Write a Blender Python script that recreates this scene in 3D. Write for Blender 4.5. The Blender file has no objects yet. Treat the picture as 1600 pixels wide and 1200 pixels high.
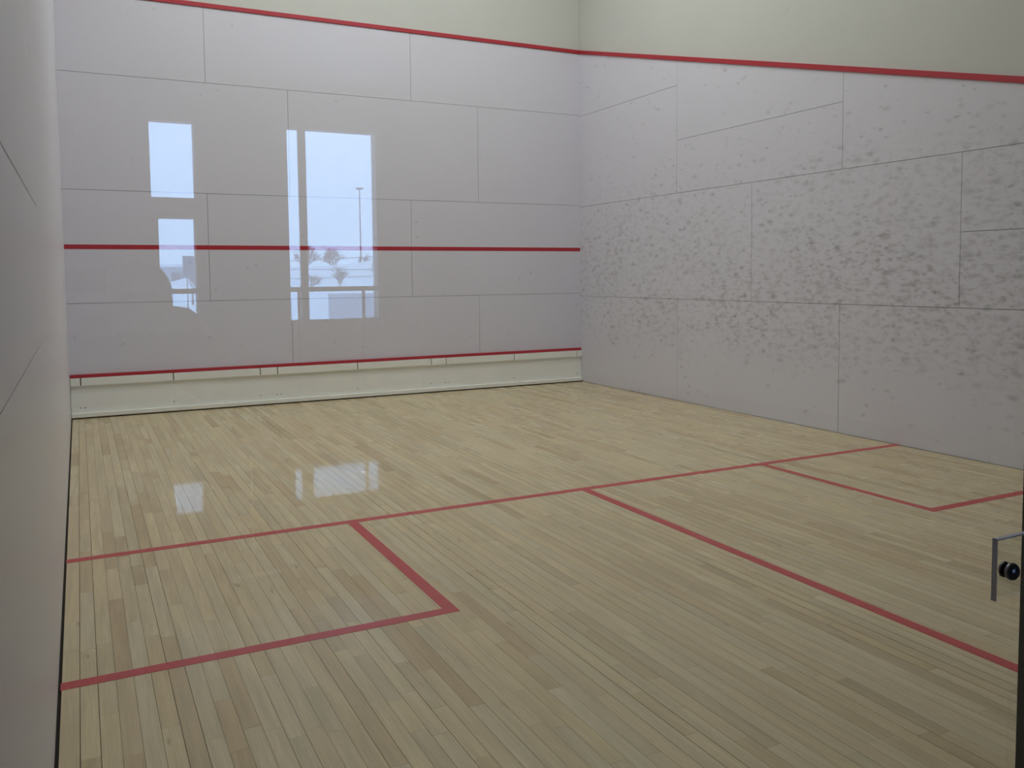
import bpy, bmesh, math, random
from mathutils import Vector, Matrix

S = bpy.context.scene
COL = S.collection
random.seed(7)
PI = math.pi

# ------------------------------------------------------------------ camera
W = 6.40            # court width; x = 0 left wall, y = 0 front wall, z = 0 floor
YG = -9.13          # plane of the glass back wall
CAM = (0.1225, -10.3332, 1.4935)
YAW, PITCH, ROLL, FPX = 0.4663, 0.0646, -0.0099, 1342.14
PY = 517.43         # the photograph's optical centre lies above its middle: a vertical lens shift
cd = bpy.data.cameras.new('camera')
cd.sensor_fit = 'HORIZONTAL'
cd.sensor_width = 36.0
cd.lens = 36.0 * FPX / 1600.0
cd.shift_y = -(600.0 - PY) / 1600.0
cd.clip_start = 0.02
cd.clip_end = 600
cam = bpy.data.objects.new('camera', cd)
COL.objects.link(cam)
cy_, sy_, cp_, sp_ = math.cos(YAW), math.sin(YAW), math.cos(PITCH), math.sin(PITCH)
fw = Vector((sy_ * cp_, cy_ * cp_, -sp_))
rt = Vector((cy_, -sy_, 0))
up = rt.cross(fw)
c_, s_ = math.cos(ROLL), math.sin(ROLL)
r2 = c_ * rt + s_ * up
u2 = -s_ * rt + c_ * up
mw = Matrix((r2, u2, -fw)).transposed().to_4x4()
mw.translation = Vector(CAM)
cam.matrix_world = mw
S.camera = cam

# ------------------------------------------------------------------ sky and exposure
SKY = (0.385, 0.60, 1.0)
SKY_STRENGTH = 10.3
LAMP_STRENGTH = 28.0
w = bpy.data.worlds.new('overcast_sky')
S.world = w
w.use_nodes = True
bg = w.node_tree.nodes['Background']
bg.inputs[0].default_value = (*SKY, 1)
bg.inputs[1].default_value = SKY_STRENGTH
S.view_settings.view_transform = 'Standard'
S.view_settings.look = 'None'
S.view_settings.gamma = 1
S.view_settings.exposure = 0.0
S.view_settings.use_curve_mapping = False
S.cycles.max_bounces = 6
S.cycles.diffuse_bounces = 4
S.cycles.glossy_bounces = 3
S.cycles.caustics_reflective = False
S.cycles.caustics_refractive = False
S.cycles.transparent_max_bounces = 12


# ------------------------------------------------------------------ material helpers
class NT:
    def __init__(self, name):
        self.m = bpy.data.materials.new(name)
        self.m.use_nodes = True
        self.t = self.m.node_tree
        self.t.nodes.clear()
        self.out = self.t.nodes.new('ShaderNodeOutputMaterial')

    def n(self, typ, ins=None, **props):
        nd = self.t.nodes.new(typ)
        for k, v in props.items():
            setattr(nd, k, v)
        for k, v in (ins or {}).items():
            self.set(nd.inputs[k], v)
        return nd

    def set(self, sock, v):
        if isinstance(v, bpy.types.NodeSocket):
            self.t.links.new(v, sock)
        elif isinstance(v, (tuple, list)) and len(v) == 3 and sock.type == 'RGBA':
            sock.default_value = (*v, 1)
        else:
            sock.default_value = v

    def math(self, op, a, b=None, c=None, clamp=False):
        nd = self.n('ShaderNodeMath', operation=op, use_clamp=clamp)
        self.set(nd.inputs[0], a)
        if b is not None:
            self.set(nd.inputs[1], b)
        if c is not None:
            self.set(nd.inputs[2], c)
        return nd.outputs[0]

    def maprange(self, v, a, b, c=0.0, d=1.0, smooth=True):
        nd = self.n('ShaderNodeMapRange', interpolation_type='SMOOTHSTEP' if smooth else 'LINEAR')
        for i, x in enumerate((v, a, b, c, d)):
            self.set(nd.inputs[i], x)
        return nd.outputs[0]

    def mix(self, f, a, b, mode='MIX'):
        nd = self.n('ShaderNodeMix', data_type='RGBA', blend_type=mode)
        self.set(nd.inputs[0], f)
        self.set(nd.inputs[6], a)
        self.set(nd.inputs[7], b)
        return nd.outputs[2]

    def pos(self, scale=(1, 1, 1), rot=(0, 0, 0)):
        g = self.n('ShaderNodeNewGeometry')
        mp = self.n('ShaderNodeMapping', {'Vector': g.outputs['Position'], 'Scale': scale, 'Rotation': rot})
        return mp.outputs[0]

    def noise(self, vec, scale, detail=3.0, rough=0.55):
        nd = self.n('ShaderNodeTexNoise', {'Vector': vec, 'Scale': scale, 'Detail': detail, 'Roughness': rough})
        return nd.outputs['Fac']

    def bsdf(self, color, rough=0.5, metal=0.0, spec=0.5, coat=0.0, coat_rough=0.1, normal=None):
        b = self.n('ShaderNodeBsdfPrincipled', {'Base Color': color, 'Roughness': rough, 'Metallic': metal,
                                                'Specular IOR Level': spec, 'Coat Weight': coat, 'Coat Roughness': coat_rough})
        if normal is not None:
            self.set(b.inputs['Normal'], normal)
        self.t.links.new(b.outputs[0], self.out.inputs[0])
        return b

    def bump(self, h, strength=0.2, dist=0.002):
        return self.n('ShaderNodeBump', {'Height': h, 'Strength': strength, 'Distance': dist}).outputs[0]


def plain(name, color, rough=0.5, metal=0.0, spec=0.5, var=0.08, scale=6.0):
    t = NT(name)
    f = t.noise(t.pos(), scale)
    lo = tuple(c * (1 - var) for c in color)
    hi = tuple(min(1, c * (1 + var)) for c in color)
    t.bsdf(t.mix(f, lo, hi), rough, metal, spec)
    return t.m


def marks_layer(t, vec, scale, density, seed=0.0, r0=0.12, r1=0.42):
    """ball marks: one smudge for each voronoi cell, kept where its random number lies under the density"""
    off = t.n('ShaderNodeVectorMath', {0: vec, 1: (seed, seed * 1.7, seed * 0.3)}, operation='ADD').outputs[0]
    nz = t.n('ShaderNodeTexNoise', {'Vector': off, 'Scale': scale * 1.8, 'Detail': 3.0})
    wob = t.n('ShaderNodeVectorMath', {0: nz.outputs['Color'], 'Scale': 0.55 / scale}, operation='SCALE').outputs[0]
    v2 = t.n('ShaderNodeVectorMath', {0: off, 1: wob}, operation='ADD').outputs[0]
    vo = t.n('ShaderNodeTexVoronoi', {'Vector': v2, 'Scale': scale, 'Randomness': 1.0}, feature='F1')
    sep = t.n('ShaderNodeSeparateColor', {'Color': vo.outputs['Color']})
    keep = t.math('LESS_THAN', sep.outputs[0], density)
    rad = t.maprange(sep.outputs[1], 0, 1, r0, r1, False)
    soft = t.math('DIVIDE', vo.outputs['Distance'], rad)
    spot = t.maprange(soft, 0.1, 1.0, 1.0, 0.0)
    dark = t.maprange(sep.outputs[2], 0, 1, 0.25, 1.0, False)
    return t.math('MULTIPLY', t.math('MULTIPLY', keep, spot), dark)


PANEL = (0.69, 0.675, 0.735)


def panel_material(name, wall):
    t = NT(name)
    g = t.n('ShaderNodeNewGeometry')
    sp = t.n('ShaderNodeSeparateXYZ', {0: g.outputs['Position']})
    x, y, z = sp.outputs
    P = t.pos()
    base = t.mix(t.noise(P, 0.9, 2), tuple(c * 0.975 for c in PANEL), tuple(c * 1.025 for c in PANEL))
    if wall == 'right':
        vec = t.pos((0.0, 0.5, 1.0), (0.3, 0, 0))
        big = t.noise(t.pos((1, 0.8, 1.3)), 0.9, 4, 0.6)
        big = t.maprange(big, 0.36, 0.62, 0.55, 1.15)
        # the used band of the wall: dense between knee and head height, wider towards the back of the court
        low = t.maprange(z, 0.38, 0.95, 0, 1)
        high = t.maprange(z, 3.1, 1.7, 0, 1)
        front = t.maprange(y, 0.3, -1.4, 0.5, 1.0)
        dens = t.math('MULTIPLY', t.math('MULTIPLY', low, high), t.math('MULTIPLY', big, front))
        dens1 = t.math('ADD', t.math('MULTIPLY', dens, 0.8), 0.06)
        dens2 = t.math('ADD', t.math('MULTIPLY', dens, 0.85), 0.05)
        m1 = marks_layer(t, vec, 15.0, dens1, 0.0, 0.2, 0.6)
        m2 = marks_layer(t, vec, 26.0, dens2, 3.1, 0.25, 0.65)
        fine = t.maprange(t.noise(t.pos((0, 0.5, 1)), 19, 4, 0.65), 0.46, 0.68, 0, 1)
        haze = t.math('MULTIPLY', dens, t.math('ADD', t.math('MULTIPLY', fine, 0.34), 0.02))
        m = t.math('MAXIMUM', t.math('MULTIPLY', m1, 0.42), t.math('MULTIPLY', m2, 0.42))
        m = t.math('ADD', m, haze, clamp=True)
        col = t.mix(m, base, (0.20, 0.19, 0.18))
        rough = 0.42
    elif wall == 'left':
        m1 = marks_layer(t, t.pos((1, 0.6, 1)), 11.0, 0.12, 1.0, 0.1, 0.35)
        st = t.maprange(t.noise(t.pos((1, 1.2, 9)), 3.0, 4, 0.6), 0.5, 0.8, 0, 0.12)
        col = t.mix(t.math('ADD', t.math('MULTIPLY', m1, 0.15), st), base, (0.3, 0.28, 0.26))
        rough = 0.34
    else:
        dens = t.maprange(z, 2.8, 0.6, 0.06, 0.2)
        m1 = marks_layer(t, t.pos((1, 0, 1)), 11.0, dens, 2.0, 0.08, 0.26)
        m2 = marks_layer(t, t.pos((1, 0, 1)), 24.0, 0.16, 5.0, 0.1, 0.3)
        m = t.math('MAXIMUM', t.math('MULTIPLY', m1, 0.5), t.math('MULTIPLY', m2, 0.2))
        col = t.mix(m, base, (0.22, 0.21, 0.2))
        rough = 0.38
    t.bsdf(col, rough, 0, 0.35)
    return t.m


def plaster_material():
    t = NT('cream_plaster')
    P = t.pos()
    m1 = marks_layer(t, t.pos((1, 0.7, 1)), 9.0, 0.22, 4.0, 0.08, 0.3)
    base = t.mix(t.noise(P, 1.5, 3), (0.565, 0.567, 0.520), (0.61, 0.612, 0.560))
    col = t.mix(t.math('MULTIPLY', m1, 0.3), base, (0.25, 0.25, 0.22))
    t.bsdf(col, 0.6, 0, 0.3, normal=t.bump(t.noise(P, 60, 3), 0.15, 0.002))
    return t.m


def wood_material():
    t = NT('maple_boards')
    at = t.n('ShaderNodeAttribute', attribute_name='tone')
    sep = t.n('ShaderNodeSeparateColor', {'Color': at.outputs['Color']})
    g = t.n('ShaderNodeNewGeometry')
    offs = t.n('ShaderNodeCombineXYZ', {0: t.math('MULTIPLY', sep.outputs[2], 37.0), 1: t.math('MULTIPLY', sep.outputs[0], 53.0), 2: 0.0}).outputs[0]
    v = t.n('ShaderNodeVectorMath', {0: g.outputs['Position'], 1: offs}, operation='ADD').outputs[0]
    v1 = t.n('ShaderNodeMapping', {'Vector': v, 'Scale': (26, 1.6, 1)}).outputs[0]
    v2 = t.n('ShaderNodeMapping', {'Vector': v, 'Scale': (160, 5, 1)}).outputs[0]
    v3 = t.n('ShaderNodeMapping', {'Vector': v, 'Scale': (16, 4.0, 1)}).outputs[0]
    grain = t.noise(v1, 1.0, 4, 0.6)
    fine = t.noise(v2, 1.0, 3, 0.6)
    knot = t.maprange(t.noise(v3, 1.0, 2, 0.5), 0.68, 0.80, 0, 0.6)
    light = t.mix(sep.outputs[1], (0.670, 0.545, 0.325), (0.640, 0.550, 0.355))
    dark = t.mix(sep.outputs[1], (0.495, 0.360, 0.195), (0.465, 0.362, 0.205))
    col = t.mix(sep.outputs[0], light, dark)
    gr = t.math('ADD', t.math('MULTIPLY', grain, 0.42), t.math('MULTIPLY', fine, 0.24))
    gr = t.maprange(gr, 0.22, 0.46, 1.14, 0.80, False)
    gv = t.n('ShaderNodeCombineColor', {0: gr, 1: gr, 2: gr}).outputs[0]
    col = t.mix(1.0, col, gv, 'MULTIPLY')
    col = t.mix(knot, col, (0.26, 0.19, 0.12))
    t.bsdf(col, t.maprange(sep.outputs[2], 0, 1, 0.24, 0.36, False), 0, 0.4, normal=t.bump(grain, 0.03, 0.001))
    return t.m


def glass_material(name, tint=(0.97, 0.985, 0.975), edge=False):
    """clear sheet glass: see-through, with the reflection of each face growing towards grazing view"""
    t = NT(name)
    lw = t.n('ShaderNodeLayerWeight', {'Blend': 0.5})
    f5 = t.math('POWER', lw.outputs['Facing'], 5.0)
    fr = t.math('ADD', t.math('MULTIPLY', f5, 0.96), 0.04)
    tr = t.n('ShaderNodeBsdfTransparent', {'Color': tint})
    gl = t.n('ShaderNodeBsdfGlossy', {'Color': (1, 1, 1), 'Roughness': 0.0})
    mx = t.n('ShaderNodeMixShader', {0: fr, 1: tr.outputs[0], 2: gl.outputs[0]})
    t.t.links.new(mx.outputs[0], t.out.inputs[0])
    return t.m


def glow(name, color, strength):
    t = NT(name)
    e = t.n('ShaderNodeEmission', {'Color': color, 'Strength': strength})
    t.t.links.new(e.outputs[0], t.out.inputs[0])
    return t.m


M = {}
M['panel_front'] = panel_material('front_wall_panel', 'front')
M['panel_right'] = panel_material('right_wall_panel', 'right')
M['panel_left'] = panel_material('left_wall_panel', 'left')
M['plaster'] = plaster_material()
M['wood'] = wood_material()
M['joint'] = plain('joint_shadow_board', (0.10, 0.095, 0.09), 0.9)
M['sub'] = plain('sub_floor', (0.035, 0.025, 0.018), 0.9)
M['red_floor'] = plain('red_floor_paint', (0.52, 0.058, 0.058), 0.38, var=0.12, scale=9)
M['red_wall'] = plain('red_wall_paint', (0.44, 0.022, 0.035), 0.45, var=0.06)
M['tin'] = plain('tin_white_paint', (0.88, 0.88, 0.82), 0.45, var=0.05, scale=4)
M['tin_sheet'] = plain('tin_sheet_paint', (0.87, 0.87, 0.81), 0.4, var=0.06, scale=3)
M['screw'] = plain('screw_steel', (0.25, 0.24, 0.22), 0.4, 0.6)
M['ceiling'] = plain('ceiling_white', (0.75, 0.75, 0.72), 0.8)
M['lamp_body'] = plain('lamp_enamel', (0.8, 0.8, 0.8), 0.4)
M['lamp_glow'] = glow('lamp_diffuser', (0.97, 0.985, 1.0), LAMP_STRENGTH)
M['glass'] = glass_material('court_glass')
M['glass_edge'] = plain('glass_edge', (0.55, 0.53, 0.60), 0.3)
M['post'] = plain('dark_aluminium', (0.09, 0.09, 0.088), 0.45, 0.3)
M['knob'] = plain('knob_steel', (0.16, 0.15, 0.165), 0.25, 0.8)
M['lobby_wall'] = plain('lobby_wall_paint', (0.40, 0.40, 0.40), 0.7)
M['carpet'] = plain('lobby_carpet', (0.05, 0.05, 0.055), 0.95, spec=0.05, var=0.3, scale=80)
M['tile_gloss'] = plain('polished_tile', (0.10, 0.10, 0.11), 0.05, spec=0.5)
M['tile_satin'] = plain('satin_rubber_floor', (0.06, 0.06, 0.065), 0.33, spec=0.3)
M['frame'] = plain('window_frame_metal', (0.06, 0.065, 0.075), 0.5)
M['rail'] = plain('railing_grey', (0.36, 0.36, 0.36), 0.7)
M['snow'] = plain('snow', (0.83, 0.85, 0.88), 0.9, var=0.06, scale=0.4)
M['concrete'] = plain('concrete_barrier', (0.42, 0.44, 0.50), 0.9)
M['bark'] = plain('winter_bark', (0.26, 0.235, 0.26), 0.9)
M['steel'] = plain('mast_steel', (0.14, 0.16, 0.19), 0.6)
M['far_wall'] = plain('far_building_wall', (0.48, 0.50, 0.56), 0.9)
M['far_dark'] = plain('far_dark_panel', (0.20, 0.21, 0.25), 0.8)
M['skin'] = plain('skin', (0.45, 0.29, 0.22), 0.5)
M['coat'] = plain('dark_coat', (0.03, 0.03, 0.035), 0.8)
M['trousers'] = plain('dark_trousers', (0.03, 0.032, 0.045), 0.85)
M['hair'] = plain('dark_hair', (0.03, 0.02, 0.016), 0.6)
M['shoe'] = plain('shoe_leather', (0.02, 0.018, 0.017), 0.5)
M['camera_body'] = plain('camera_black', (0.03, 0.03, 0.03), 0.4)
M['white_post'] = plain('white_enamel', (0.8, 0.8, 0.8), 0.4)


# ------------------------------------------------------------------ mesh helpers
class MB:
    def __init__(self):
        self.v, self.f, self.mi = [], [], []

    def add(self, vs, fs, mi=0):
        o = len(self.v)
        self.v += [tuple(p) for p in vs]
        self.f += [tuple(i + o for i in f) for f in fs]
        self.mi += [mi] * len(fs)

    def box(self, x0, x1, y0, y1, z0, z1, mi=0):
        vs = [(x, y, z) for z in (z0, z1) for y in (y0, y1) for x in (x0, x1)]
        self.add(vs, [(0, 2, 3, 1), (4, 5, 7, 6), (0, 1, 5, 4), (2, 6, 7, 3), (0, 4, 6, 2), (1, 3, 7, 5)], mi)

    def prism(self, poly, axis, a, b, mi=0):
        """poly: 2-D outline in the two other axes, extruded along axis from a to b"""
        def mk(p, t):
            return {0: (t, p[0], p[1]), 1: (p[0], t, p[1]), 2: (p[0], p[1], t)}[axis]
        n = len(poly)
        vs = [mk(p, a) for p in poly] + [mk(p, b) for p in poly]
        fs = [tuple(range(n))[::-1], tuple(range(n, 2 * n))]
        fs += [(i, (i + 1) % n, n + (i + 1) % n, n + i) for i in range(n)]
        self.add(vs, fs, mi)

    def tube(self, p0, p1, r0, r1=None, seg=12, mi=0):
        r1 = r0 if r1 is None else r1
        p0, p1 = Vector(p0), Vector(p1)
        d = (p1 - p0).normalized()
        a = d.orthogonal().normalized()
        b = d.cross(a)
        vs = []
        for p, r in ((p0, r0), (p1, r1)):
            for i in range(seg):
                t = 2 * PI * i / seg
                vs.append(p + a * (r * math.cos(t)) + b * (r * math.sin(t)))
        fs = [(i, (i + 1) % seg, seg + (i + 1) % seg, seg + i) for i in range(seg)]
        fs += [tuple(range(seg))[::-1], tuple(range(seg, 2 * seg))]
        self.add(vs, fs, mi)

    def lathe(self, prof, origin, axis, seg=20, mi=0):
        """prof: (distance along axis, radius)"""
        o, d = Vector(origin), Vector(axis).normalized()
        a = d.orthogonal().normalized()
        b = d.cross(a)
        vs = []
        for h, r in prof:
            for i in range(seg):
                t = 2 * PI * i / seg
                vs.append(o + d * h + a * (r * math.cos(t)) + b * (r * math.sin(t)))
        fs = []
        for k in range(len(prof) - 1):
            for i in range(seg):
                j = (i + 1) % seg
                fs.append((k * seg + i, k * seg + j, (k + 1) * seg + j, (k + 1) * seg + i))
        fs += [tuple(range(seg))[::-1], tuple(range((len(prof) - 1) * seg, len(prof) * seg))]
        self.add(vs, fs, mi)

    def ellipsoid(self, c, r, nu=14, nv=10, mi=0):
        vs, fs = [], []
        for j in range(nv + 1):
            t = PI * j / nv
            for i in range(nu):
                p = 2 * PI * i / nu
                vs.append((c[0] + r[0] * math.sin(t) * math.cos(p), c[1] + r[1] * math.sin(t) * math.sin(p), c[2] + r[2] * math.cos(t)))
        for j in range(nv):
            for i in range(nu):
                fs.append((j * nu + i, (j + 1) * nu + i, (j + 1) * nu + (i + 1) % nu, j * nu + (i + 1) % nu))
        self.add(vs, fs, mi)

    def build(self, name, mats, parent=None, smooth=False, bevel=0.0):
        me = bpy.data.meshes.new(name)
        me.from_pydata(self.v, [], self.f)
        if not isinstance(mats, (list, tuple)):
            mats = [mats]
        for m in mats:
            me.materials.append(m)
        for p, i in zip(me.polygons, self.mi):
            p.material_index = i
            p.use_smooth = smooth
        bm = bmesh.new()
        bm.from_mesh(me)
        bmesh.ops.recalc_face_normals(bm, faces=bm.faces)
        bm.to_mesh(me)
        bm.free()
        o = bpy.data.objects.new(name, me)
        COL.objects.link(o)
        if parent is not None:
            o.parent = parent
            o.matrix_parent_inverse = Matrix.Translation(-Vector(parent.location))
        if bevel:
            b = o.modifiers.new('bevel', 'BEVEL')
            b.width = bevel
            b.segments = 2
            b.limit_method = 'ANGLE'
        return o


def tag(o, label=None, cat=None, group=None, kind=None):
    for k, v in (('label', label), ('category', cat), ('group', group), ('kind', kind)):
        if v:
            o[k] = v
    return o


def empty(name, loc):
    o = bpy.data.objects.new(name, None)
    o.empty_display_size = 0.1
    o.location = loc
    COL.objects.link(o)
    return o


def bx(name, mat, parent, *b, bevel=0.0):
    m = MB()
    m.box(*b)
    return m.build(name, mat, parent, bevel=bevel)


def px(name, mat, parent, poly, axis, a, b, bevel=0.0):
    m = MB()
    m.prism(poly, axis, a, b)
    return m.build(name, mat, parent, bevel=bevel)


def clip_above(poly, zline):
    """keep the part of a (y, z) polygon under z = zline(y)"""
    out = []
    n = len(poly)
    for i in range(n):
        p, q = poly[i], poly[(i + 1) % n]
        dp, dq = zline(p[0]) - p[1], zline(q[0]) - q[1]
        if dp >= 0:
            out.append(p)
        if dp * dq < 0:
            t = dp / (dp - dq)
            out.append((p[0] + (q[0] - p[0]) * t, p[1] + (q[1] - p[1]) * t))
    return out


# ================================================================== the court shell
ZC = 7.0            # ceiling height
ZO = 4.528           # lower edge of the front out line
G = 0.004           # joint between wall panels
PT = 0.012          # panel thickness


def zout(y):
    return 4.528 + 0.2635 * y


# ---- front wall: cream plaster above the out line, panels below
m = MB()
m.box(-0.2, W + 0.2, PT + 0.001, 0.2, -0.2, ZO, 1)
m.box(-0.2, W + 0.2, 0.003, 0.2, ZO, ZC + 0.1, 0)
wall_front = tag(m.build('wall_front', [M['plaster'], M['joint']]), 'front wall of pale panels under cream plaster', kind='structure')
rows = [(0.0, 1.24, (2.385, 4.845)), (1.24, 2.458, (1.465, 3.91)), (2.458, 3.695, (2.40, 4.85)), (3.695, ZO, (1.485, 3.935))]
for z0, z1, xs in rows:
    e = [0.0] + list(xs) + [W]
    for a, b in zip(e[:-1], e[1:]):
        bx('panel', M['panel_front'], wall_front, a + (G / 2 if a > 0 else -0.002), b - (G / 2 if b < W else 0), 0.0, PT, z0 + G / 2, z1 - G / 2)
tag(bx('service_line', M['red_wall'], wall_front, 0.0, W, -0.0012, 0.0, 1.822, 1.872), 'straight red service line across the front wall')

# ---- side walls
def side_wall(side):
    s = 1 if side == 'right' else -1
    X = W if s > 0 else 0.0
    mat = M['panel_right'] if s > 0 else M['panel_left']
    yb = YG - 0.06
    m = MB()
    xa, xb = (X + PT + 0.001, X + 0.2) if s > 0 else (X - 0.2, X - PT - 0.001)
    m.prism([(0.0, -0.2), (0.0, zout(0)), (yb, zout(yb)), (yb, -0.2)], 0, xa, xb, 1)
    xa, xb = (X + 0.003, X + 0.2) if s > 0 else (X - 0.2, X - 0.003)
    m.prism([(0.0, zout(0)), (0.0, ZC + 0.1), (yb, ZC + 0.1), (yb, zout(yb))], 0, xa, xb, 0)
    wl = m.build('wall_' + side, [M['plaster'], M['joint']])
    tag(wl, side + ' side wall of pale panels' + (' covered in grey ball marks' if s > 0 else ''), kind='structure')
    cells = []
    if s > 0:
        e = [0.0, -2.19, -4.605, -7.02, yb]
        cells += [(a, b, 0.0, 1.20, G) for a, b in zip(e[:-1], e[1:])]
        cells += [(0.0, -3.43, 1.20, 2.435, G), (-3.43, -5.81, 1.20, 2.435, G),
                  (-5.81, -8.2, 1.20, 1.805, G), (-5.81, -8.2, 1.805, 2.435, G), (-8.2, yb, 1.20, 2.435, G)]
        cells += [(0.0, -2.175, 2.435, 3.675, G), (0.0, -2.175, 3.675, 4.6, G),
                  (-2.175, -4.61, 2.435, 3.045, G), (-2.175, -4.61, 3.045, 4.6, G), (-4.61, -7.02, 2.435, 4.0, G), (-7.02, yb, 2.435, 4.0, G)]
    else:
        e = [0.0, -2.19, -4.605, -7.02, yb]
        cells += [(a, b, 0.0, 1.275, 0.001) for a, b in zip(e[:3], e[1:4])] + [(-7.02, yb, 0.0, 1.275, 0.004)]
        cells += [(0.0, -3.43, 1.275, 2.44, 0.001), (-3.43, -6.85, 1.275, 2.44, 0.001), (-6.85, yb, 1.275, 1.755, 0.004), (-6.85, yb, 1.755, 2.44, 0.004)]
        cells += [(0.0, -2.175, 2.44, 4.6, 0.001), (-2.175, -4.61, 2.44, 4.6, 0.001), (-4.61, -7.02, 2.44, 4.0, 0.001), (-7.02, yb, 2.44, 4.0, 0.001)]
    for a, b, z0, z1, gap in cells:
        g = gap / 2
        a2 = a - (g if a < 0 else 0)
        b2 = b + (g if b > yb else 0)
        poly = clip_above([(a2, z0 + g), (a2, z1 - g), (b2, z1 - g), (b2, z0 + g)], lambda y: zout(y) - 0.001)
        if len(poly) >= 3:
            px('panel', mat, wl, poly, 0, X, X + s * PT)
    return wl


wall_right = side_wall('right')
wall_left = side_wall('left')

# ---- red out line: a proud red moulding along the top of the panels
tag(bx('trim_1', M['red_wall'], None, 0.0, W, -0.014, 0.002, ZO, ZO + 0.048, bevel=0.002), 'red out line moulding across the top of the front wall', kind='structure')
yb = YG - 0.02
for i, (X, s, nm) in enumerate(((W, -1, 'right'), (0.0, 1, 'left'))):
    tag(px('trim_%d' % (i + 2), M['red_wall'], None, [(-0.014, zout(-0.014)), (-0.014, zout(-0.014) + 0.05), (yb, zout(yb) + 0.05), (yb, zout(yb))], 0, X - s * 0.002, X + s * 0.014, bevel=0.002),
        'red out line moulding sloping down the %s side wall' % nm, kind='structure')

# ---- floor: narrow maple boards running from the back to the front wall
floor = tag(bx('floor', M['sub'], None, -0.1, W + 0.1, YG - 0.06, 0.1, -0.12, -0.010), 'pale maple strip floor of the court', kind='structure')
BW = 0.0603
FY0, FY1 = YG - 0.03, -0.035
boards = []
x = 0.011
while x < W - 0.012:
    x1 = min(x + BW, W - 0.006)
    gap = random.choice((0.0008, 0.001, 0.0013, 0.0016, 0.0022, 0.0030)) if x < 6 else 0.0005
    y = FY0
    first = True
    while y < FY1 - 0.001:
        L = random.choice((random.uniform(0.2, 0.5), random.uniform(0.3, 0.9), random.uniform(0.7, 1.6)))
        if first:
            L *= random.uniform(0.3, 1.0)
            first = False
        y1 = y + L
        if y1 > FY1 - 0.2:
            y1 = FY1
        t = random.random()
        dark = t * t * 0.45 if random.random() < 0.88 else random.uniform(0.4, 0.8)
        boards.append((x + gap / 2, x1 - gap / 2, y + 0.0003, y1 - 0.0003, dark, random.random(), random.random()))
        y = y1
    x = x1


def project(p):
    d = Vector(p) - Vector(CAM)
    k = d.dot(fw)
    return 800 + FPX * d.dot(r2) / k, PY - FPX * d.dot(u2) / k, k


def shown_area(b):
    """area of a board inside the photograph's frame, in pixels"""
    pts = []
    for (u, v) in ((b[0], b[2]), (b[1], b[2]), (b[1], b[3]), (b[0], b[3])):
        if v < CAM[1] + 1.3:
            v = CAM[1] + 1.3
        q = project((u, v, 0))
        if q[2] < 0.2:
            return 0
        pts.append((min(max(q[0], 0), 1600), min(max(q[1], 0), 1200)))
    return abs(sum(pts[i][0] * pts[(i + 1) % 4][1] - pts[(i + 1) % 4][0] * pts[i][1] for i in range(4))) / 2


order = sorted(range(len(boards)), key=lambda i: -shown_area(boards[i]))
top300 = set(order[:300])


def board_mesh(name, lst):
    m = MB()
    for b in lst:
        m.box(b[0], b[1], b[2], b[3], -0.010, 0.0)
    o = m.build(name, M['wood'], floor)
    ca = o.data.color_attributes.new('tone', 'FLOAT_COLOR', 'POINT')
    # recalc_face_normals keeps the vertex order
    for k, b in enumerate(lst):
        for j in range(8):
            ca.data[k * 8 + j].color = (b[4], b[5], b[6], 1)
    return o


for i in range(len(boards)):
    if i in top300:
        board_mesh('floorboard', [boards[i]])
tag(board_mesh('floorboards', [b for i, b in enumerate(boards) if i not in top300]), kind='stuff')

# ---- painted floor lines
YS = 5.233
LW = 0.064


def line(name, label, x0, x1, y0, y1, poly=None):
    m = MB()
    m.box(x0, x1, y0, y1, 0.0002, 0.0009)
    return tag(m.build(name, M['red_floor'], floor), label)


line('short_line', 'red short line across the whole floor', 0.008, W - 0.005, -YS - LW, -YS)
line('half_court_line', 'red half court line running back from the short line', 3.19, 3.252, YG + 0.03, -YS - LW)
line('service_box_line', 'side line of the left service box', 1.53, 1.592, -YS - LW - 1.513 - LW, -YS - LW)
line('service_box_line', 'back line of the left service box', 0.008, 1.53, -YS - LW - 1.513 - LW, -YS - LW - 1.513)
line('service_box_line', 'side line of the right service box', 4.82, 4.875, -YS - LW - 1.449 - LW, -YS - LW)
line('service_box_line', 'back line of the right service box', 4.875, W - 0.005, -YS - LW - 1.449 - LW, -YS - LW - 1.449)

# ---- ceiling with its lamps (above the picture)
tag(bx('ceiling', M['ceiling'], None, -0.2, W + 0.2, YG - 0.2, 0.2, ZC, ZC + 0.15), 'white ceiling of the court', kind='structure')
k = 0
for yy in (-2.1, -4.1):
    for xx in (1.5, 3.2, 4.9):
        k += 1
        t = empty('ceiling_light', (xx, yy, ZC))
        where = ('left', 'middle', 'right')[(1.5, 3.2, 4.9).index(xx)]
        tag(t, '%s fluorescent ceiling light in the row %s' % (where, 'nearest the front wall' if yy > -3 else 'over mid court'), 'ceiling light', 'court ceiling lights')
        mm = MB()
        mm.box(xx - 0.62, xx + 0.62, yy - 0.17, yy + 0.17, ZC - 0.08, ZC - 0.0005)
        mm.build('housing', M['lamp_body'], t)
        bx('diffuser', M['lamp_glow'], t, xx - 0.60, xx + 0.60, yy - 0.15, yy + 0.15, ZC - 0.095, ZC - 0.0805)

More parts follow.
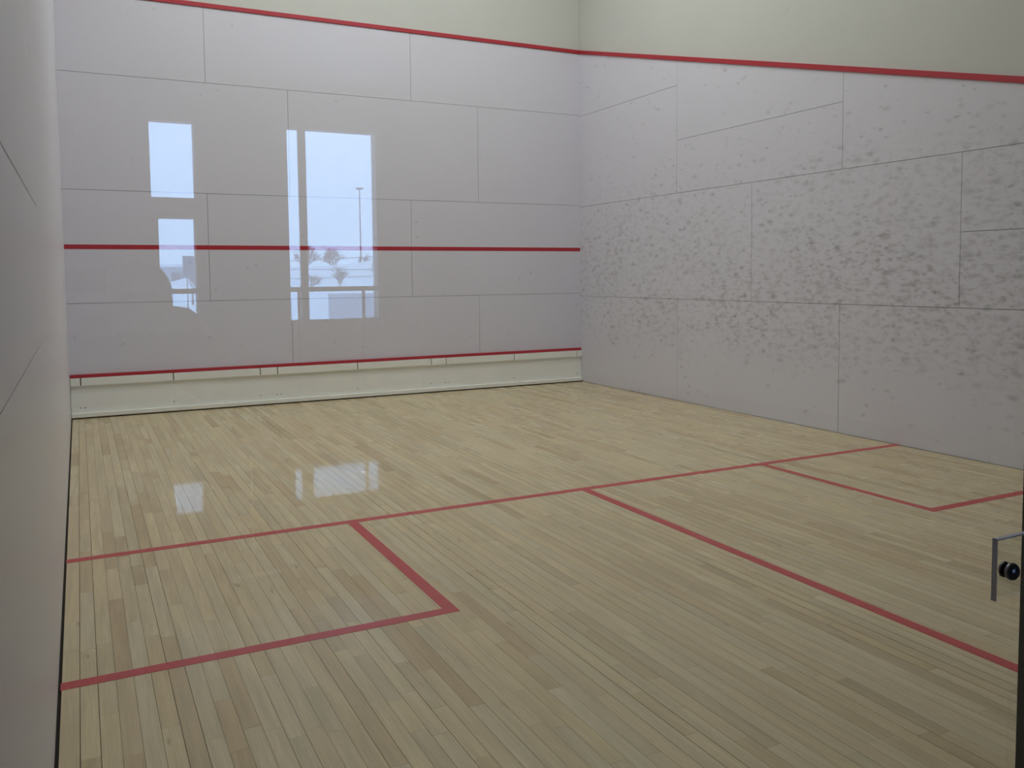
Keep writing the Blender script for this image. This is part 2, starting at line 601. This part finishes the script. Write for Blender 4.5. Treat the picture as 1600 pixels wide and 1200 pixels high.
# ================================================================== tin along the foot of the front wall
tin = tag(empty('tin_board', (W / 2, -0.02, 0)), 'white tin board with red top strip along the foot of the front wall', 'tin board')
XE = 0.004
bx('red_strip', M['red_wall'], tin, XE, W - XE, -0.030, -0.002, 0.440, 0.474, bevel=0.003)
bx('backing', M['joint'], tin, XE, W - XE, -0.010, -0.002, 0.02, 0.438)
px('sheet', M['tin_sheet'], tin, [(-0.024, 0.350), (-0.036, 0.058), (-0.028, 0.058), (-0.012, 0.350)], 0, XE, W - XE)
ticks = [0.104, 1.037, 1.988, 2.189, 3.161, 4.136, 4.340, 5.329, 6.311]
e = [XE] + ticks + [W - XE]
for a, b in zip(e[:-1], e[1:]):
    bx('batten', M['tin'], tin, a + (0.0055 if a > XE else 0), b - (0.0055 if b < W - XE else 0), -0.052, -0.011, 0.356, 0.438, bevel=0.002)
bx('batten_rail', M['tin'], tin, XE, W - XE, -0.040, -0.011, 0.342, 0.3555)
bx('bottom_rail', M['tin'], tin, XE, W - XE, -0.070, -0.011, 0.014, 0.060, bevel=0.004)
bx('gap_shade_strip', M['sub'], tin, XE, W - XE, -0.060, -0.011, 0.0003, 0.0135)  # dark strip painted in for the shaded gap under the bottom rail
for i, tx in enumerate(ticks):
    for dx in ((0.0,) if i % 3 else (-0.01, 0.035)):
        mm = MB()
        mm.lathe([(0, 0.007), (0.002, 0.007), (0.003, 0.004)], (tx + dx, -0.0325, 0.115), (0, -1, 0), 10)
        mm.build('screw', M['screw'], tin)

# ================================================================== glass back wall, door post, latch
XP = 2.076          # left edge of the dark door post
wall_back = tag(bx('wall_back', M['plaster'], None, -0.2, W + 0.2, YG - 0.10, YG + 0.10, 2.30, ZC), 'cream wall above the glass back wall', kind='structure')
tag(bx('glass_rail', M['post'], wall_back, 0.0, W, YG - 0.05, YG + 0.05, 2.20, 2.2995), 'dark rail over the glass')
tag(bx('sill_rail', M['post'], wall_back, 0.0, W, YG - 0.04, YG + 0.028, -0.0099, 0.012), 'dark rail under the glass')
tag(bx('glass_pane', M['glass'], wall_back, 0.004, XP - 0.001, YG, YG + 0.012, 0.0125, 2.1995), 'large clear glass pane reflecting the bright windows')
bx('glass_pane', M['glass'], wall_back, XP + 1.001, 4.7, YG, YG + 0.012, 0.0125, 2.1995)
bx('glass_pane', M['glass'], wall_back, 4.706, W - 0.004, YG, YG + 0.012, 0.0125, 2.1995)
door = tag(empty('door_1', (XP + 0.5, YG, 0)), 'glass door in a dark frame', kind='structure')
tag(bx('door_post', M['post'], door, XP, XP + 0.06, YG - 0.03, YG + 0.03, 0.013, 2.199, bevel=0.002), 'dark metal door post')
bx('door_post', M['post'], door, XP + 0.94, XP + 1.0, YG - 0.03, YG + 0.03, 0.013, 2.199, bevel=0.002)
bx('door_leaf', M['glass'], door, XP + 0.064, XP + 0.936, YG, YG + 0.012, 0.02, 2.19)

# clear plate with a round knob, reaching out from the post
lp = tag(empty('latch_plate', (2.0, YG - 0.03, 0.778)), 'clear glass plate with a round dark metal knob beside the door post', 'latch')
mm = MB()
PY0, PY1 = YG - 0.048, YG - 0.036
X0 = 1.871
mm.box(X0 + 0.0012, 2.14, PY0, PY1, 0.780, 0.9115)
mm.build('plate', M['glass'], lp)
tag(bx('plate_edge', M['glass_edge'], lp, X0, X0 + 0.001, PY0, PY1, 0.778, 0.915), 'ground grey edge of the glass plate')
bx('plate_edge', M['glass_edge'], lp, X0, 2.14, PY0, PY1, 0.9125, 0.915)
mm = MB()
mm.box(2.082, 2.127, YG - 0.0362, YG - 0.0303, 0.79, 0.90)
mm.build('mounting_pad', M['post'], lp)
KX, KZ = 1.892, 0.8476
kn = MB()
kn.lathe([(0.0, 0.006), (0.0, 0.010), (0.004, 0.010), (0.007, 0.015), (0.011, 0.0182), (0.017, 0.0190), (0.023, 0.0165), (0.027, 0.011), (0.029, 0.002)],
         (KX, PY0 - 0.004, KZ), (0, -1, 0), 24)
kn = kn.build('knob', M['knob'], lp, smooth=True)
fl = MB()
fl.lathe([(0.0, 0.0175), (0.004, 0.0175), (0.0045, 0.015)], (KX, PY0 - 0.0005, KZ), (0, -1, 0), 24)
fl.build('flange', M['knob'], kn)

# ================================================================== the lobby behind the glass
YW = -19.26         # inner face of the window wall
LX0, LX1 = -1.6, 7.4
LZ = 4.0
tag(bx('floor_entrance', M['tile_satin'], None, LX0, LX1, -11.9, YG - 0.0605, -0.22, -0.06), 'dark satin floor strip outside the glass', kind='structure')
tag(bx('floor_carpet', M['carpet'], None, LX0, LX1, -13.88, -11.9005, -0.22, -0.06), 'dark carpet of the lobby', kind='structure')
tag(bx('floor_lobby', M['tile_gloss'], None, LX0, LX1, YW, -13.8805, -0.22, -0.06), 'polished dark floor before the lobby windows', kind='structure')
tag(bx('ceiling_lobby', M['lobby_wall'], None, LX0 - 0.2, LX1 + 0.2, YW - 0.3, YG - 0.1005, LZ, LZ + 0.2), 'ceiling of the lobby', kind='structure')
tag(bx('wall_lobby_left', M['lobby_wall'], None, LX0 - 0.2, LX0, YW, YG - 0.1005, -0.12, LZ), 'side wall of the lobby', kind='structure')
tag(bx('wall_lobby_right', M['lobby_wall'], None, LX1, LX1 + 0.2, YW, YG - 0.1005, -0.12, LZ), 'other side wall of the lobby', kind='structure')
mm = MB()
mm.box(LX0, -0.2005, YG - 0.10, YG + 0.05, -0.12, LZ)
tag(mm.build('wall_lobby_front', M['lobby_wall']), 'lobby wall beside the court', kind='structure')
mm = MB()
mm.box(W + 0.2005, LX1, YG - 0.10, YG + 0.05, -0.12, LZ)
tag(mm.build('wall_lobby_corner', M['lobby_wall']), 'lobby wall on the far side of the court', kind='structure')
# window wall with openings: (x0, x1, z0, z1)
OP = [(0.95, 1.46, 2.49, 3.42), (1.02, 1.445, 0.95, 2.238), (2.597, 3.785, 0.93, 3.433)]
mm = MB()
y0, y1 = YW - 0.2, YW
(a1, b1, c1, d1), (a2, b2, c2, d2), (a3, b3, c3, d3) = OP
mm.box(LX0, a1, y0, y1, -0.12, LZ)
mm.box(b1, a3, y0, y1, -0.12, LZ)
mm.box(b3, LX1, y0, y1, -0.12, LZ)
mm.box(a1, b1, y0, y1, -0.12, c2)
mm.box(a1, a2, y0, y1, c2, d2)
mm.box(b2, b1, y0, y1, c2, d2)
mm.box(a1, b1, y0, y1, d2, c1)
mm.box(a1, b1, y0, y1, d1, LZ)
mm.box(a3, b3, y0, y1, -0.12, c3)
mm.box(a3, b3, y0, y1, d3, LZ)
tag(mm.build('wall_lobby_windows', M['lobby_wall']), 'lobby wall with tall windows', kind='structure')
for i, (a, b, c, d) in enumerate(OP):
    wn = tag(empty('window_%d' % (i + 1), ((a + b) / 2, YW - 0.1, c)), ('upper narrow window', 'lower narrow window', 'wide tall window')[i] + ' looking out on snow', kind='structure')
    fr = MB()
    t = 0.004
    fr.box(a + 0.0005, a + t, YW - 0.13, YW - 0.07, c, d)
    fr.box(b - t, b - 0.0005, YW - 0.13, YW - 0.07, c, d)
    fr.box(a + t, b - t, YW - 0.13, YW - 0.07, c + 0.0005, c + t)
    fr.box(a + t, b - t, YW - 0.13, YW - 0.07, d - t, d - 0.0005)
    fr.build('window_frame', M['frame'], wn)
    if i == 2:
        bx('mullion', M['frame'], wn, 2.758, 2.856, YW - 0.13, YW - 0.07, c + t, d - t)
        bx('pane', M['glass'], wn, a + t, 2.7575, YW - 0.104, YW - 0.098, c + t, d - t)
        bx('pane', M['glass'], wn, 2.8565, b - t, YW - 0.104, YW - 0.098, c + t, d - t)
    else:
        bx('pane', M['glass'], wn, a + t, b - t, YW - 0.104, YW - 0.098, c + t, d - t)

# guard railing just inside the windows
YR = YW + 0.10
rl = tag(empty('guard_railing', (2.5, YR, -0.06)), 'grey guard railing in front of the lobby windows', 'railing')
bx('top_rail', M['rail'], rl, 0.2, 4.6, YR - 0.025, YR + 0.025, 1.31, 1.372)
for xx in (0.6, 1.75, 2.682, 3.545, 4.4):
    bx('post', M['rail'], rl, xx - 0.018, xx + 0.018, YR - 0.018, YR + 0.018, -0.06, 1.3095)

# low white post on a flat foot
sp = tag(empty('floor_post', (0.885, -12.45, -0.06)), 'slim white post on a flat foot standing on the lobby carpet', 'post')
mm = MB(); mm.tube((0.885, -12.45, -0.048), (0.885, -12.45, 0.58), 0.007, 0.006); mm.build('pole', M['white_post'], sp)
bx('foot', M['white_post'], sp, 0.80, 1.02, -12.47, -12.43, -0.06, -0.048, bevel=0.002)

# ================================================================== outdoors: snow, seen mirrored in the glass
tag(bx('ground_snow', M['snow'], None, -60, 90, -160, YW - 0.201, -0.6, -0.15), 'flat snow outside the building', kind='structure')
def bank(name, label, x0, x1, yc, half, top, seed, n=28, base=-0.16):
    rnd = random.Random(seed)
    m = MB()
    prof = [(-1, 0), (-0.7, 0.35), (-0.35, 0.8), (0, 1), (0.4, 0.75), (0.75, 0.3), (1, 0)]
    vs = []
    ph = rnd.uniform(0, 6)
    for i in range(n + 1):
        x = x0 + (x1 - x0) * i / n
        hgt = (top - base) * (0.82 + 0.13 * math.sin(i * 0.7 + ph) + rnd.uniform(-0.05, 0.05))
        end = min(1, 4 * min(i, n - i) / n + 0.02)
        for u, v in prof:
            vs.append((x, yc + u * half, base + hgt * v * end))
    k = len(prof)
    fs = [(i * k + j, (i + 1) * k + j, (i + 1) * k + j + 1, i * k + j + 1) for i in range(n) for j in range(k - 1)]
    m.add(vs, fs)
    return tag(m.build(name, M['snow'], smooth=True), label, 'snow bank', 'snow banks')


bank('snow_bank', 'near low snow bank seen over the guard railing', 3, 26, -44, 3.0, 1.15, 1)
bank('snow_bank', 'far high snow bank below the bare trees', 2, 70, -96, 12.0, 3.7, 2)
tag(bx('concrete_barrier', M['concrete'], None, 7.6, 15.0, -36.5, -36.1, -0.15, 0.95, bevel=0.03), 'grey concrete barrier standing in the snow', 'barrier')


fn = tag(empty('wire_fence', (7.8, -38.3, -0.15)), 'thin wire fence on steel posts crossing the snow', 'fence')
for xx in (5.6, 10.15):
    bx('post', M['steel'], fn, xx - 0.025, xx + 0.025, -38.325, -38.275, -0.15, 2.3)
for z0, z1 in ((2.02, 2.24), (1.80, 1.76), (1.44, 1.52)):
    mm = MB(); mm.tube((5.627, -38.3, z0), (10.122, -38.3, z1), 0.011, None, 6); mm.build('wire', M['steel'], fn)


def bare_tree(name, label, x, y, z, h, seed, spread=0.55):
    rnd = random.Random(seed)
    t = tag(empty(name, (x, y, z)), label, 'tree', 'bare trees on the snow bank')
    tr, br = MB(), MB()
    tr.tube((x, y, z), (x, y, z + h * 0.35), h * 0.035, h * 0.026, 7)

    def grow(p, d, L, r, lev):
        q = p + d * L
        br.tube(p, q, r, r * 0.7, 5)
        if lev == 0:
            return
        for _ in range(3 if lev > 1 else 5):
            nd = (d + Vector((rnd.uniform(-1, 1), rnd.uniform(-1, 1), rnd.uniform(-0.2, 0.8))) * spread * 1.3).normalized()
            grow(p + d * L * rnd.uniform(0.55, 1.0), nd, L * rnd.uniform(0.6, 0.8), r * 0.78, lev - 1)
    for _ in range(4):
        d = Vector((rnd.uniform(-1, 1) * spread, rnd.uniform(-1, 1) * spread, 1)).normalized()
        grow(Vector((x, y, z + h * 0.33)), d, h * 0.27, h * 0.0105, 3)
    tr.build('trunk', M['bark'], t)
    br.build('branches', M['bark'], t)
    return t


for i, (x, y, z, h, lb) in enumerate((
        (24.4, -113, -0.15, 6.0, 'bare tree seen through the narrow pane beside the mullion'),
        (28.6, -113, -0.15, 5.8, 'bare spreading tree behind the middle of the snow bank'),
        (32.9, -113, -0.15, 5.0, 'bare tree behind the bank, left of the lamp mast'),
        (37.4, -114, -0.15, 6.0, 'bare tree behind the bank, right of the lamp mast'),
        (13.0, -62, -0.15, 2.2, 'low bare bush in front of the far snow bank'),
        (15.3, -63, -0.15, 2.6, 'larger bare bush in front of the far snow bank'),
        (17.6, -62, -0.15, 3.0, 'bare bush furthest along in front of the far snow bank'),
        (6.6, -66, -0.15, 2.4, 'low bare bush beside the dark board'))):
    bare_tree('bare_tree', lb, x, y, z, h, 20 + i, 0.75)

mast = tag(empty('lamp_mast', (33.4, -118, -0.15)), 'tall thin lamp mast with a flat ring head', 'lamp mast')
mm = MB(); mm.tube((33.4, -118, -0.15), (33.4, -118, 12.9), 0.11, 0.07, 8); mm.build('pole', M['steel'], mast)
mm = MB(); mm.lathe([(0, 0.1), (0.05, 0.5), (0.2, 0.5), (0.3, 0.1)], (33.4, -118, 12.9), (0, 0, 1), 14); mm.build('lamp_head', M['steel'], mast)

bl = tag(empty('low_building', (8.6, -121, -0.15)), 'pale low building on the horizon', 'building')
bx('wall', M['far_wall'], bl, 3.5, 13.5, -124, -118, -0.15, 2.9)
bx('roof', M['snow'], bl, 3.2, 13.8, -124.3, -117.7, 2.9, 3.25)
for xx in (4.6, 6.6, 8.6, 10.6, 12.2):
    bx('window', M['far_dark'], bl, xx - 0.5, xx + 0.5, -118.0, -117.95, 1.2, 2.2)
sb = tag(empty('notice_board', (5.75, -58, -0.15)), 'dark blank board on two legs in the snow', 'board')
bx('board', M['far_dark'], sb, 5.25, 6.4, -58.05, -57.95, 1.58, 2.74)
for xx in (5.45, 6.2):
    bx('leg', M['steel'], sb, xx - 0.03, xx + 0.03, -58.03, -57.97, -0.15, 1.5795)

# ================================================================== the photographer, mirrored in the glass
def skin_body(name, joints, edges, mat, parent=None, sub=2):
    me = bpy.data.meshes.new(name)
    me.from_pydata([j[:3] for j in joints], edges, [])
    o = bpy.data.objects.new(name, me)
    COL.objects.link(o)
    sk = o.modifiers.new('skin', 'SKIN')
    sk.use_smooth_shade = True
    for i, j in enumerate(joints):
        r = j[3]
        me.skin_vertices[0].data[i].radius = r if isinstance(r, tuple) else (r, r)
        me.skin_vertices[0].data[i].use_root = (i == 0)
    s2 = o.modifiers.new('subdivision', 'SUBSURF')
    s2.levels = sub
    s2.render_levels = sub
    dg = bpy.context.evaluated_depsgraph_get()
    ev = o.evaluated_get(dg)
    nm = bpy.data.meshes.new_from_object(ev)
    bpy.data.objects.remove(o)
    nm.name = name
    nm.materials.clear()
    for q in (mat if isinstance(mat, list) else [mat]):
        nm.materials.append(q)
    for p in nm.polygons:
        p.use_smooth = True
    ob = bpy.data.objects.new(name, nm)
    COL.objects.link(ob)
    if parent is not None:
        ob.parent = parent
        ob.matrix_parent_inverse = Matrix.Translation(-Vector(parent.location))
    return ob


HX, HY, HZ = 0.335, -10.56, 1.425      # centre of the head
person = tag(empty('person', (HX - 0.075, -10.66, -0.06)), 'person in a dark coat holding a camera up, mirrored in the glass', 'person')
sx = HX - 0.075
J = [  # pelvis first
    (sx, -10.68, 0.83, (0.155, 0.115)),      # 0 pelvis
    (sx, -10.69, 1.00, (0.140, 0.105)),      # 1 waist
    (sx + 0.03, -10.68, 1.21, (0.160, 0.115)),      # 2 chest
    (sx + 0.09, -10.66, 1.375, (0.105, 0.085)),     # 3 neck base
    (HX + 0.004, -10.63, 1.375, (0.056, 0.056)),  # 4 neck
    (HX, HY - 0.005, 1.385, (0.066, 0.078)),     # 5 jaw
    (HX, HY - 0.01, 1.455, (0.074, 0.092)),      # 6 skull
    (HX, HY - 0.015, 1.515, (0.052, 0.066)),     # 7 crown
    (sx + 0.205, -10.655, 1.372, 0.088),     # 8 right shoulder (at x+)
    (sx + 0.285, -10.53, 1.14, 0.050),       # 9 elbow
    (0.285, -10.385, 1.35, 0.031),           # 10 wrist
    (sx - 0.145, -10.665, 1.290, 0.066),     # 11
    (0.06, -10.50, 1.03, 0.046),            # 12
    (0.115, -10.40, 1.34, 0.031),            # 13
    (sx + 0.09, -10.68, 0.74, 0.098),        # 14 hip
    (sx + 0.10, -10.66, 0.45, 0.062),        # 15 knee
    (sx + 0.105, -10.69, 0.04, 0.042),       # 16 ankle
    (sx - 0.09, -10.68, 0.74, 0.098),        # 17
    (sx - 0.10, -10.65, 0.45, 0.062),        # 18
    (sx - 0.105, -10.68, 0.04, 0.042),       # 19
    (0.276, -10.345, 1.425, (0.030, 0.018)),  # 20 palm
    (0.104, -10.36, 1.42, (0.030, 0.018)),    # 21 palm
]
ED = [(0, 1), (1, 2), (2, 3), (3, 4), (4, 5), (5, 6), (6, 7), (2, 8), (8, 9), (9, 10), (2, 11), (11, 12), (12, 13),
      (0, 14), (14, 15), (15, 16), (0, 17), (17, 18), (18, 19), (10, 20), (13, 21)]
body = skin_body('body', J, ED, [M['coat'], M['skin'], M['trousers']], person)
for p in body.data.polygons:
    c = p.center
    if c.z > 1.335 and c.y < -10.46:
        p.material_index = 1
    elif c.z > 1.36 and c.y > -10.47:
        p.material_index = 1
    elif c.z < 0.80 and abs(c.x - sx) < 0.25 and c.y < -10.5:
        p.material_index = 2
# face pieces: nose, ears, eyes
mm = MB(); mm.ellipsoid((HX, HY + 0.088, 1.42), (0.013, 0.018, 0.022)); mm.build('nose', M['skin'], person, True)
for s in (-1, 1):
    mm = MB(); mm.ellipsoid((HX + s * 0.078, HY - 0.01, 1.425), (0.010, 0.02, 0.032)); mm.build('ear', M['skin'], person, True)
    mm = MB(); mm.ellipsoid((HX + s * 0.03, HY + 0.075, 1.45), (0.012, 0.008, 0.008)); mm.build('eye', M['shoe'], person, True)
mm = MB(); mm.ellipsoid((HX, HY + 0.075, 1.375), (0.024, 0.008, 0.007)); mm.build('mouth', M['skin'], person, True)
# hair: a cap over the crown and the back of the head
mm = MB()
nu, nv = 22, 12
vs, fs = [], []
for j in range(nv + 1):
    for i in range(nu):
        p = 2 * PI * i / nu
        front = max(0.0, math.sin(p))
        t = (PI * (0.70 - 0.36 * front)) * j / nv
        vs.append((HX + 0.088 * math.sin(t) * math.cos(p), HY - 0.018 + 0.106 * math.sin(t) * math.sin(p), 1.452 + 0.095 * math.cos(t)))
for j in range(nv):
    for i in range(nu):
        fs.append((j * nu + i, (j + 1) * nu + i, (j + 1) * nu + (i + 1) % nu, j * nu + (i + 1) % nu))
mm.add(vs, fs)
hair = mm.build('hair', M['hair'], person, True)
so = hair.modifiers.new('thick', 'SOLIDIFY'); so.thickness = 0.008
# fingers close round the camera body
for s, bxp, bz, by in ((1, 0.272, 1.425, -10.345), (-1, 0.108, 1.42, -10.36)):
    for k, (dz, L) in enumerate(((0.030, 0.9), (0.010, 1.0), (-0.010, 0.95), (-0.028, 0.75))):
        pts = [(bxp - s * 0.004, by + 0.004, bz + 0.010 + dz, 0.0085), (bxp - s * 0.004, by + 0.030 * L, bz + 0.016 + dz, 0.0085),
               (bxp - s * 0.020 * L, by + 0.042 * L, bz + 0.016 + dz, 0.0078), (bxp - s * 0.034 * L, by + 0.036 * L, bz + 0.014 + dz, 0.007)]
        skin_body('finger', pts, [(0, 1), (1, 2), (2, 3)], M['skin'], person, 1)
    pts = [(bxp, by - 0.005, bz - 0.01, 0.010), (bxp - s * 0.012, by - 0.022, bz + 0.012, 0.0095), (bxp - s * 0.034, by - 0.026, bz + 0.026, 0.0085)]
    skin_body('thumb', pts, [(0, 1), (1, 2)], M['skin'], person, 1)
for s in (-1, 1):
    mm = MB()
    ax, ay = sx + s * 0.105, -10.69
    out = []
    for (u, v) in ((-0.036, -0.07), (-0.038, 0.03), (-0.044, 0.10), (-0.032, 0.165), (0, 0.185), (0.032, 0.165), (0.044, 0.10), (0.038, 0.03), (0.036, -0.07), (0, -0.085)):
        out.append((ax + u, ay + v))
    mm.prism(out, 2, -0.06, -0.005)
    mm.tube((ax, ay, -0.01), (ax, ay, 0.06), 0.05, 0.045, 12)
    mm.build('shoe', M['shoe'], person, bevel=0.01)
cmr = tag(empty('compact_camera', (0.19, -10.335, 1.44)), 'small black camera held up by the person in the dark coat', 'camera')
bx('camera_housing', M['camera_body'], cmr, 0.139, 0.241, -10.3545, -10.3265, 1.442, 1.506, bevel=0.005)
mm = MB(); mm.tube((0.1767, -10.3262, 1.4776), (0.1767, -10.308, 1.4776), 0.022, 0.020, 20); mm.build('lens', M['camera_body'], cmr, True)
for o in (person, cmr):
    o.location.x -= 0.054
    o.location.y -= 0.048
cmr.location.z += 0.016
